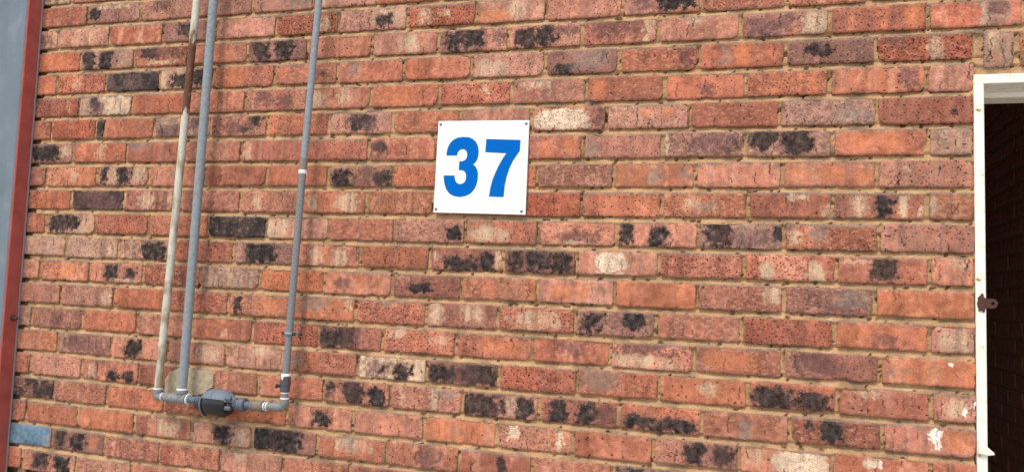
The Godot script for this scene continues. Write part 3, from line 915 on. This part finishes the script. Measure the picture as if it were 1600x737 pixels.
# ------------------------------------------------------------------ steel column beside the wall
func build_column() -> void:
	var col := base("steel_column", Vector3(-2.6, 0, 0))
	tag(col, "blue-grey steel column with red oxide painted edge against the bricks", "column")
	col.set_meta("kind", "thing")
	var red := mottled(81, [[0.0, Color8(148, 70, 64)], [0.45, Color8(164, 80, 73)], [0.8, Color8(170, 86, 79)], [1.0, Color8(182, 116, 108)]], 0.012, 1.8, 0.6, 0.0, 0.07)
	var blue := mottled(83, [[0.0, Color8(92, 107, 118)], [0.3, Color8(101, 117, 129)], [0.7, Color8(106, 122, 134)], [1.0, Color8(120, 133, 143)]], 0.012, 0.9, 0.5, 0.0, 0.035)
	var ex := -2.5852 + 2.6
	var ln := -0.01937
	var yr := 2.6393
	mesh_node("flange", post([[ex, 0.003], [ex, 0.0585], [ex - 0.0025, 0.061], [ex - 0.007, 0.061], [ex - 0.007, 0.003]], 0.0, 3.25, ln, yr), red, col)
	mesh_node("edge_strip", post([[ex + 0.0035, 0.002], [ex + 0.0035, 0.0065], [ex + 0.0005, 0.0075], [ex + 0.0005, 0.002]], 0.0, 3.25, ln, yr), plain(Color8(138, 132, 132), 0.6), col)
	mesh_node("face", post([[ex - 0.0075, 0.004], [ex - 0.0075, 0.0605], [ex - 0.010, 0.0625], [ex - 0.044, 0.0625], [ex - 0.050, 0.0555], [ex - 0.098, 0.0555], [ex - 0.101, 0.052], [ex - 0.103, 0.012], [ex - 0.42, 0.012], [ex - 0.42, 0.004]], 0.0, 3.25, ln, yr), blue, col)
	var rust := mottled(85, [[0.0, Color8(48, 36, 32)], [0.6, Color8(74, 54, 46)], [1.0, Color8(96, 68, 54)]], 0.06, 6.0, 0.85)
	var by := 1.455
	var bx := ex + ln * (by - yr)
	var bolt := mesh_node("bolt", tube([Vector3(bx + 0.0005, by, 0.026), Vector3(bx + 0.007, by, 0.026), Vector3(bx + 0.0072, by, 0.026), Vector3(bx + 0.019, by, 0.026), Vector3(bx + 0.021, by, 0.026)], [0.011, 0.011, 0.0065, 0.0065, 0.005], 6), rust, col)
	bolt.set_meta("label", "rusty bolt end on the red edge")

# ------------------------------------------------------------------ doorway
func build_door_frame() -> void:
	var fr := base("door_frame", Vector3(0.52, 0, 0))
	tag(fr, "cream-white painted steel door frame around the dark doorway", "door frame")
	var paint := mottled(91, [[0.0, Color8(128, 92, 70)], [0.07, Color8(176, 150, 124)], [0.10, Color8(226, 222, 202)], [0.4, Color8(240, 240, 230)], [1.0, Color8(245, 245, 238)]], 0.02, 2.3, 0.45, 0.0, 0.02)
	fr.set_meta("kind", "thing")
	var yr := 2.234
	# hanging side: face, rebate, back
	mesh_node("jamb", post([[-0.0022, -0.17], [-0.0022, 0.0005], [-0.0002, 0.0025], [0.0190, 0.0025], [0.0212, 0.0005], [0.0212, -0.10], [0.0332, -0.101], [0.0332, -0.17]], 0.0, 2.2095, -0.0088, yr), paint, fr)
	mesh_node("jamb", post([[0.7300, -0.17], [0.7300, -0.101], [0.7420, -0.10], [0.7420, 0.0005], [0.7440, 0.0025], [0.7640, 0.0025], [0.7660, 0.0005], [0.7660, -0.17]], 0.0, 2.2095, 0.0, yr), paint, fr)
	var hd := SurfaceTool.new()
	hd.begin(Mesh.PRIMITIVE_TRIANGLES)
	hd.set_smooth_group(-1)
	var prof := [[2.2345, -0.17], [2.2345, 0.0005], [2.2325, 0.0025], [2.2118, 0.0025], [2.2098, 0.0005], [2.2098, -0.10], [2.1985, -0.101], [2.1985, -0.17]]
	var n := prof.size()
	for i in n:
		var a = prof[i]
		var b = prof[(i + 1) % n]
		quad(hd, Vector3(-0.0022, a[0], a[1]), Vector3(-0.0022, b[0], b[1]), Vector3(0.766, b[0], b[1]), Vector3(0.766, a[0], a[1]))
	var pl := PackedVector2Array()
	for a in prof: pl.append(Vector2(a[0], a[1]))
	var tri := Geometry2D.triangulate_polygon(pl)
	for x in [-0.0022, 0.766]:
		for i in tri:
			hd.add_vertex(Vector3(x, pl[i].x, pl[i].y))
	hd.generate_normals()
	mesh_node("head", hd.commit(), paint, fr)
	# rusty lug with a hole
	var rust := mottled(93, [[0.0, Color8(50, 32, 30)], [0.5, Color8(80, 50, 44)], [1.0, Color8(112, 74, 60)]], 0.05, 8.0, 0.85, 0.1)
	var lug := CSGCombiner3D.new()
	lug.name = "hinge_lug"
	lug.set_meta("label", "rusty lug with a hole")
	fr.add_child(lug)
	lug.position = Vector3(0.030, 1.6475, 0.004)
	lug.scale = Vector3(0.85, 0.8, 1.0)
	var out := PackedVector2Array([Vector2(-0.014, -0.0150), Vector2(0.010, -0.0150)])
	for k in 9:
		var an := -PI / 2 + PI * k / 8.0
		out.append(Vector2(0.012 + 0.0135 * cos(an), 0.015 * sin(an)))
	out.append(Vector2(-0.014, 0.0150))
	var plate := CSGPolygon3D.new()
	plate.name = "lug_plate"
	plate.polygon = out
	plate.depth = 0.006
	plate.material = rust
	lug.add_child(plate)
	var hole := CSGCylinder3D.new()
	hole.name = "lug_hole"
	hole.operation = CSGShape3D.OPERATION_SUBTRACTION
	hole.radius = 0.005
	hole.height = 0.05
	hole.sides = 16
	hole.rotation.x = PI / 2
	hole.position = Vector3(0.013, 0, 0)
	hole.material = rust
	lug.add_child(hole)
	var weld := PackedVector2Array()
	var wn := noise(94, 1.0, 2)
	for k in 20:
		var an := TAU * k / 20.0
		var rr := 1.0 + 0.28 * wn.get_noise_2d(cos(an) * 2.0, sin(an) * 2.0)
		weld.append(Vector2(0.016 + 0.010 * cos(an) * rr, 1.6475 + 0.022 * sin(an) * rr))
	mesh_node("weld", slab(weld, 0.0, 0.007, 0.002), rust, fr)
	# white keeper bent out at the lower end
	var kp := PackedVector2Array([Vector2(0.007, 1.310), Vector2(0.022, 1.306), Vector2(0.028, 1.293), Vector2(0.042, 1.281), Vector2(0.043, 1.276), Vector2(0.030, 1.273), Vector2(0.008, 1.276)])
	mesh_node("keeper", slab(kp, 0.001, 0.011, 0.0015), paint, fr)

# ------------------------------------------------------------------ water pipes
func build_pipework() -> void:
	var pw := base("water_pipework", Vector3(-1.79, 1.2315, 0.05))
	tag(pw, "three steel water pipes joined by a black valve body on the brick wall", "pipework")
	var o := Vector3(-1.79, 1.2315, 0.05)
	var at := func(x: float, y: float, z: float = 0.05) -> Vector3: return Vector3(x, y, z) - o
	var grey := mottled(101, [[0.0, Color8(106, 114, 120)], [0.35, Color8(130, 140, 147)], [0.7, Color8(138, 148, 154)], [1.0, Color8(162, 168, 170)]], 0.03, 4.0, 0.5, 0.0, 0.08)
	var galv := mottled(103, [[0.0, Color8(90, 93, 96)], [0.45, Color8(118, 122, 126)], [1.0, Color8(154, 156, 156)]], 0.04, 7.0, 0.5, 0.08, 0.12)
	var dusty := mottled(105, [[0.0, Color8(78, 92, 106)], [0.5, Color8(98, 114, 130)], [1.0, Color8(128, 138, 146)]], 0.05, 8.0, 0.6, 0.12, 0.25)
	var brown := mottled(107, [[0.0, Color8(98, 92, 84)], [0.5, Color8(120, 112, 102)], [1.0, Color8(142, 134, 122)]], 0.04, 8.0, 0.7, 0.08, 0.12)
	var tape := mottled(109, [[0.0, Color8(214, 216, 218)], [1.0, Color8(236, 238, 240)]], 0.05, 9.0, 0.7)
	var black := plain(Color8(32, 32, 35), 0.2)
	var steel := mottled(111, [[0.0, Color8(66, 78, 96)], [0.5, Color8(84, 98, 118)], [1.0, Color8(104, 116, 132)]], 0.04, 8.0, 0.45)
	# risers
	var p1b: Vector3 = at.call(-1.8911, 1.252)
	var p1t: Vector3 = at.call(-1.8582, 2.5721)
	var p1 := mesh_node("pipe", tube([p1b, p1b.lerp(p1t, 0.4), p1b.lerp(p1t, 1.4)], [0.0125, 0.0125, 0.0125], 24), peeling(), pw)
	p1.set_meta("label", "cream painted pipe with a long rust stain")
	var p2b: Vector3 = at.call(-1.7958, 1.258)
	var p2t: Vector3 = at.call(-1.7908, 2.5675)
	mesh_node("pipe", tube([p2b, p2b.lerp(p2t, 0.5), p2b.lerp(p2t, 1.4)], [0.0145, 0.0145, 0.0145], 28), grey, pw)
	var p3b: Vector3 = at.call(-1.4142, 1.332)
	var p3m: Vector3 = at.call(-1.4024, 1.979)
	var p3t: Vector3 = at.call(-1.3846, 2.5405)
	mesh_node("pipe", tube([p3b, p3b.lerp(p3m, 0.5), p3m], [0.0112, 0.0112, 0.0112], 24), galv, pw)
	mesh_node("pipe", tube([p3m, p3m.lerp(p3t, 0.5), p3m.lerp(p3t, 1.8)], [0.0110, 0.0110, 0.0110], 24), grey, pw)
	mesh_node("socket", tube([p3m + Vector3(0, 0.006, 0), p3m + Vector3(0.001, 0.042, 0)], [0.0128, 0.0128], 24), mottled(113, [[0.0, Color8(112, 96, 90)], [0.6, Color8(140, 122, 112)], [1.0, Color8(150, 144, 140)]], 0.05, 9.0, 0.6), pw)
	mesh_node("thread_tape", tube([p3m + Vector3(0, -0.008, 0), p3m + Vector3(0, -0.004, 0), p3m + Vector3(0, 0.0055, 0)], [0.0125, 0.0134, 0.0126], 24), tape, pw)
	# first elbow
	var ep := []
	var er := []
	var c0: Vector3 = at.call(-1.8911, 1.2315)
	ep.append(c0 + Vector3(0, 0.024, 0)); er.append(0.0165)
	ep.append(c0 + Vector3(0, 0.014, 0)); er.append(0.0165)
	for k in 9:
		var an := PI / 2 * k / 8.0
		ep.append(c0 + Vector3(0.012 - 0.012 * cos(an), 0.012 - 0.012 * sin(an), 0)); er.append(0.0150)
	ep.append(c0 + Vector3(0.019, 0, 0)); er.append(0.0152)
	mesh_node("elbow", tube(ep, er, 24, true), galv, pw)
	ring(pw, at.call(-1.8911, 1.2560), Vector3.UP, 0.0150, 0.006, tape)
	ring(pw, at.call(-1.8705, 1.2315), Vector3.RIGHT, 0.0140, 0.004, tape)
	mesh_node("nipple", tube([at.call(-1.869, 1.2315), at.call(-1.851, 1.2315)], [0.0118, 0.0118], 20), galv, pw)
	# tee
	var tp := [-1.853, -1.850, -1.844, -1.8435, -1.784, -1.7835, -1.775]
	var tr := [0.0160, 0.0172, 0.0172, 0.0160, 0.0160, 0.0178, 0.0178]
	var tpts := []
	for x in tp: tpts.append(at.call(x, 1.2315))
	var tee := mesh_node("tee", tube(tpts, tr, 24), galv, pw)
	mesh_node("branch", tube([at.call(-1.7958, 1.2320), at.call(-1.7958, 1.2500), at.call(-1.7958, 1.2502), at.call(-1.7958, 1.2590)], [0.0165, 0.0165, 0.0188, 0.0188], 24), galv, tee)
	ring(pw, at.call(-1.7958, 1.2615), Vector3.UP, 0.0178, 0.007, tape)
	ring(pw, at.call(-1.7690, 1.2315), Vector3.RIGHT, 0.0182, 0.005, tape)
	# union into the valve
	mesh_node("nipple", tube([at.call(-1.766, 1.2315), at.call(-1.729, 1.2315)], [0.0112, 0.0112], 20), steel, pw)
	mesh_node("union_nut", tube([at.call(-1.741, 1.2315), at.call(-1.738, 1.2315), at.call(-1.712, 1.2315), at.call(-1.700, 1.2315)], [0.0125, 0.0150, 0.0150, 0.0170], 8), steel, pw)
	for k in 4:
		mesh_node("rib", tube([at.call(-1.7375 + k * 0.0075, 1.2315), at.call(-1.7345 + k * 0.0075, 1.2315)], [0.0162, 0.0162], 16), steel, pw)
	# valve body: painted upper casting, black bowl, rim
	var vx := [-1.7060, -1.7035, -1.6960, -1.6800, -1.6550, -1.6300, -1.6120, -1.6000, -1.5930, -1.5850]
	var vr := [0.016, 0.026, 0.034, 0.0405, 0.0430, 0.0405, 0.0340, 0.0250, 0.0200, 0.0195]
	var vp := []
	for x in vx: vp.append(at.call(x, 1.2315, 0.052))
	var body := mesh_node("valve_body", smooth_lathe(vp, vr, -1.75, 1.30), dusty, pw)
	body.set_meta("label", "dusty blue-grey upper casting")
	var bx := [-1.6960, -1.6930, -1.6900, -1.6600, -1.6300, -1.6180, -1.6100, -1.6080]
	var brr := [0.020, 0.0400, 0.0425, 0.0440, 0.0425, 0.0400, 0.0350, 0.018]
	var bp := []
	for x in bx: bp.append(at.call(x, 1.2305, 0.052))
	var bowl := mesh_node("valve_bowl", smooth_lathe(bp, brr, 1.18, 4.40), black, pw)
	bowl.set_meta("label", "glossy black bowl under the casting")
	var rp := []
	var rl := []
	for k in 25:
		var an := 1.16 + 3.2 * k / 24.0
		rp.append(at.call(-1.6905, 1.2305 + 0.0440 * cos(an), 0.052 + 0.0440 * sin(an)))
		rl.append(0.0026)
	mesh_node("rim", tube(rp, rl, 8, true), dusty, bowl)
	var seam := []
	var seam_r := []
	for k in 21:
		var an := -1.7 + 2.95 * k / 20.0
		seam.append(at.call(-1.6560, 1.2315 + 0.0432 * cos(an), 0.052 + 0.0432 * sin(an)))
		seam_r.append(0.0014)
	mesh_node("seam", tube(seam, seam_r, 6, true), dusty, body)
	mesh_node("cap", tube([at.call(-1.738, 1.222, 0.040), at.call(-1.733, 1.222, 0.040), at.call(-1.696, 1.222, 0.044)], [0.018, 0.023, 0.030], 20), black, pw)
	var bolt_m := steel
	for k in 2:
		mesh_node("bolt_boss", tube([at.call(-1.6085 + 0.0 * k, 1.2315 + 0.018 - 0.030 * k, 0.052 + 0.024), at.call(-1.590, 1.2315 + 0.018 - 0.030 * k, 0.052 + 0.022)], [0.0080, 0.0080], 6), bolt_m, pw)
	# outlet: hexagon, nut, nipple, coupling, elbow
	mesh_node("hexagon", tube([at.call(-1.5895, 1.2315), at.call(-1.5800, 1.2315)], [0.0200, 0.0200], 6), steel, pw)
	mesh_node("union_nut", tube([at.call(-1.5805, 1.2315), at.call(-1.5780, 1.2315), at.call(-1.5640, 1.2315), at.call(-1.5630, 1.2315), at.call(-1.5545, 1.2315), at.call(-1.5520, 1.2315)], [0.0175, 0.0200, 0.0200, 0.0222, 0.0222, 0.0190], 8), steel, pw)
	mesh_node("nipple", tube([at.call(-1.5525, 1.2315), at.call(-1.5270, 1.2315)], [0.0125, 0.0125], 20), steel, pw)
	mesh_node("coupling", tube([at.call(-1.5285, 1.2320), at.call(-1.5265, 1.2320), at.call(-1.5215, 1.2320), at.call(-1.5213, 1.2320), at.call(-1.4935, 1.2320), at.call(-1.4933, 1.2320), at.call(-1.4880, 1.2320), at.call(-1.4860, 1.2320)], [0.0165, 0.0186, 0.0186, 0.0172, 0.0172, 0.0186, 0.0186, 0.0165], 24), brown, pw)
	ring(pw, at.call(-1.4820, 1.2330), Vector3.RIGHT, 0.0136, 0.005, tape)
	mesh_node("nipple", tube([at.call(-1.4860, 1.2330), at.call(-1.4410, 1.2340)], [0.0116, 0.0116], 20), galv, pw)
	ring(pw, at.call(-1.4720, 1.2330), Vector3.RIGHT, 0.0138, 0.004, tape)
	var e2 := []
	var e2r := []
	var c1: Vector3 = at.call(-1.4130, 1.2345)
	e2.append(c1 + Vector3(-0.037, 0, 0)); e2r.append(0.0150)
	e2.append(c1 + Vector3(-0.030, 0, 0)); e2r.append(0.0150)
	e2.append(c1 + Vector3(-0.026, 0, 0)); e2r.append(0.0138)
	for k in 9:
		var an := PI / 2 * k / 8.0
		e2.append(c1 + Vector3(-0.016 + 0.016 * sin(an), 0.016 - 0.016 * cos(an), 0)); e2r.append(0.0138)
	e2.append(c1 + Vector3(0, 0.020, 0)); e2r.append(0.0148)
	e2.append(c1 + Vector3(0, 0.026, 0)); e2r.append(0.0148)
	mesh_node("elbow", tube(e2, e2r, 24, true), galv, pw)
	ring(pw, at.call(-1.4130, 1.2625), Vector3.UP, 0.0142, 0.005, tape)
	mesh_node("nipple", tube([at.call(-1.4132, 1.2600), at.call(-1.4132, 1.2850)], [0.0115, 0.0115], 20), galv, pw)
	ring(pw, at.call(-1.4132, 1.2800), Vector3.UP, 0.0128, 0.004, tape)
	var valve := mesh_node("stop_valve", tube([at.call(-1.4134, 1.2830), at.call(-1.4134, 1.2860), at.call(-1.4134, 1.3050), at.call(-1.4134, 1.3052), at.call(-1.4136, 1.3180), at.call(-1.4136, 1.3182), at.call(-1.4138, 1.3310), at.call(-1.4138, 1.3330)], [0.0130, 0.0152, 0.0152, 0.0170, 0.0170, 0.0156, 0.0156, 0.0135], 12), mottled(115, [[0.0, Color8(58, 62, 68)], [0.6, Color8(76, 80, 88)], [1.0, Color8(100, 104, 110)]], 0.05, 8.0, 0.5), pw)
	mesh_node("spindle", tube([at.call(-1.4240, 1.3010, 0.055), at.call(-1.4330, 1.3012, 0.060), at.call(-1.4332, 1.3012, 0.0602), at.call(-1.4400, 1.3014, 0.064)], [0.0045, 0.0045, 0.0072, 0.0066], 14), black, valve)
	var tp3 := mesh_node("thread_tape", tube([at.call(-1.4140, 1.3310), at.call(-1.4140, 1.3350), at.call(-1.4140, 1.3400)], [0.0148, 0.0150, 0.0126], 24), tape, pw)
	mesh_node("tape_tail", slab(PackedVector2Array([Vector2(-0.005, 0.0), Vector2(0.006, 0.0), Vector2(0.002, -0.011), Vector2(0.0, -0.012)]), 0.0, 0.0016), tape, tp3).position = at.call(-1.4160, 1.3325, 0.0655)
	# clip that holds the third pipe
	var clip := Node3D.new()
	clip.name = "pipe_clip"
	pw.add_child(clip, true)
	var cc: Vector3 = at.call(-1.4105, 1.4644)
	var hoop := []
	var hr := []
	for k in 17:
		var an := PI * k / 16.0
		hoop.append(cc + Vector3(-cos(an) * 0.0132, 0, sin(an) * 0.0132)); hr.append(0.0042)
	mesh_node("strap", tube(hoop, hr, 8, true), grey, clip)
	for s in [-1.0, 1.0]:
		var lug := [cc + Vector3(s * 0.012, 0, 0.0), cc + Vector3(s * 0.022, 0, 0.0)]
		mesh_node("ear", tube(lug, [0.0055, 0.0060], 10), grey, clip)
		mesh_node("screw", tube([cc + Vector3(s * 0.0185, 0, 0.003), cc + Vector3(s * 0.0185, 0, 0.0095), cc + Vector3(s * 0.0185, 0, 0.0105)], [0.0052, 0.0052, 0.0035], 12), plain(Color8(52, 52, 56), 0.5, 0.3), clip)
	mesh_node("stem", tube([cc + Vector3(0.020, 0.001, -0.001), cc + Vector3(0.016, 0.002, -0.018), cc + Vector3(0.004, 0.003, -0.0495)], [0.0050, 0.0055, 0.0065], 12, true), grey, clip)

func ring(parent: Node, c: Vector3, axis: Vector3, r: float, wide: float, m: Material) -> void:
	mesh_node("thread_tape", tube([c - axis * wide / 2, c - axis * wide * 0.25, c + axis * wide * 0.25, c + axis * wide / 2], [r * 0.94, r, r, r * 0.94], 24), m, parent)

# lathe about the x axis between two angles (0 = up, turning towards +z), smooth both ways
func smooth_lathe(path: Array, radii: Array, a0: float, a1: float) -> ArrayMesh:
	var st := SurfaceTool.new()
	st.begin(Mesh.PRIMITIVE_TRIANGLES)
	st.set_smooth_group(0)
	var seg := 28
	var n := path.size()
	for i in n:
		for j in seg + 1:
			var an := a0 + (a1 - a0) * j / seg
			st.add_vertex(path[i] + Vector3(0, cos(an), sin(an)) * radii[i])
	for i in n - 1:
		for j in seg:
			var a := i * (seg + 1) + j
			var b := a + 1
			var c := a + seg + 2
			var d := a + seg + 1
			for k in [a, b, c, a, c, d]:
				st.add_index(k)
	st.generate_normals()
	return st.commit()

# old cream paint, rusted through under the eaves and flaking lower down
func peeling() -> StandardMaterial3D:
	var W := 64
	var H := 1536
	var n1 := noise(121, 0.02, 4)
	var n2 := noise(122, 0.10, 3)
	var im := Image.create(W, H, false, Image.FORMAT_RGB8)
	for y in H:
		var up := y * 1.85 / H + 1.252       # height on the wall
		for x in W:
			var cx := cos(TAU * x / W) * 12.0
			var cz := sin(TAU * x / W) * 12.0
			var a := n1.get_noise_3d(cx, y * 0.5, cz)
			var b := n2.get_noise_3d(cx * 1.6, y * 0.6, cz * 1.6)
			var c := Color8(198, 197, 184).lerp(Color8(158, 146, 126), clampf(a * 2.2 + 0.3, 0, 1))
			c = c * (1.0 + 0.10 * b)
			var zone := exp(-pow((up - 2.33) / 0.13, 2)) * 1.35 + exp(-pow((up - 2.12) / 0.16, 2)) * 0.45
			var rst := clampf((zone + a * 0.9 + b * 0.35 - 0.62) * 3.0, 0, 1)
			c = c.lerp(Color8(112, 70, 46).lerp(Color8(72, 46, 36), clampf(b + 0.4, 0, 1)), rst)
			var flake := clampf((b * 0.8 + a * 0.6 - 0.34) * 6.0, 0, 1)
			c = c.lerp(Color8(128, 108, 84), flake * 0.7)
			im.set_pixel(x, y, c)
	var m := StandardMaterial3D.new()
	m.albedo_texture = ImageTexture.create_from_image(im)
	m.uv1_scale = Vector3(1, 1.0 / 1.85, 1)
	m.roughness = 0.75
	return m

# ------------------------------------------------------------------ number sign
func build_sign() -> void:
	var c := Vector3.ZERO
	for p in SIGN_CORNERS: c += Vector3(p[0], p[1], 0) / 4000.0
	var s := base("number_sign", c)
	tag(s, "square white sign plate with blue number 37 screwed to the bricks", "sign")
	var local := func(pts: Array) -> PackedVector2Array:
		var o := PackedVector2Array()
		for p in pts: o.append(Vector2(p[0] / 1000.0 - c.x, p[1] / 1000.0 - c.y))
		return o
	var white := plain(Color8(236, 238, 242), 0.42)
	mesh_node("plate", slab(local.call(SIGN_CORNERS), 0.0050, 0.0090, 0.0006), white, s)
	var blue := plain(Color8(0, 101, 193), 0.55)
	blue.metallic_specular = 0.15
	mesh_node("digit_three", slab(local.call(DIGIT_THREE), 0.0085, 0.0096), blue, s)
	mesh_node("digit_seven", slab(local.call(DIGIT_SEVEN), 0.0085, 0.0096), blue, s)
	var sc := plain(Color8(110, 116, 124), 0.4, 0.4)
	for p in local.call(SIGN_SCREWS):
		mesh_node("screw", tube([Vector3(p.x, p.y, 0.0085), Vector3(p.x, p.y, 0.0104), Vector3(p.x, p.y, 0.0110)], [0.0042, 0.0042, 0.0028], 12), sc, s)

func build_plug() -> void:
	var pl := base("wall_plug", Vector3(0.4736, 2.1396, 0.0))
	tag(pl, "small rusty plug collar in a brick by the door frame, its hole coloured near-black", "wall plug")
	var rust := plain(Color8(92, 70, 60), 0.8)
	var pts := []
	var rad := []
	for k in 25:
		var an := TAU * k / 24.0
		pts.append(Vector3(cos(an) * 0.0065, sin(an) * 0.0065, 0.0020)); rad.append(0.0024)
	mesh_node("collar", tube(pts, rad, 8, true, 0.0, TAU, false), rust, pl)
	mesh_node("screw", tube([Vector3(0, 0, -0.004), Vector3(0, 0, 0.0024), Vector3(0, 0, 0.003)], [0.0045, 0.0045, 0.003], 12), plain(Color8(26, 22, 22), 0.6), pl)  # near-black disc colours in the dark of the plug hole; no screw
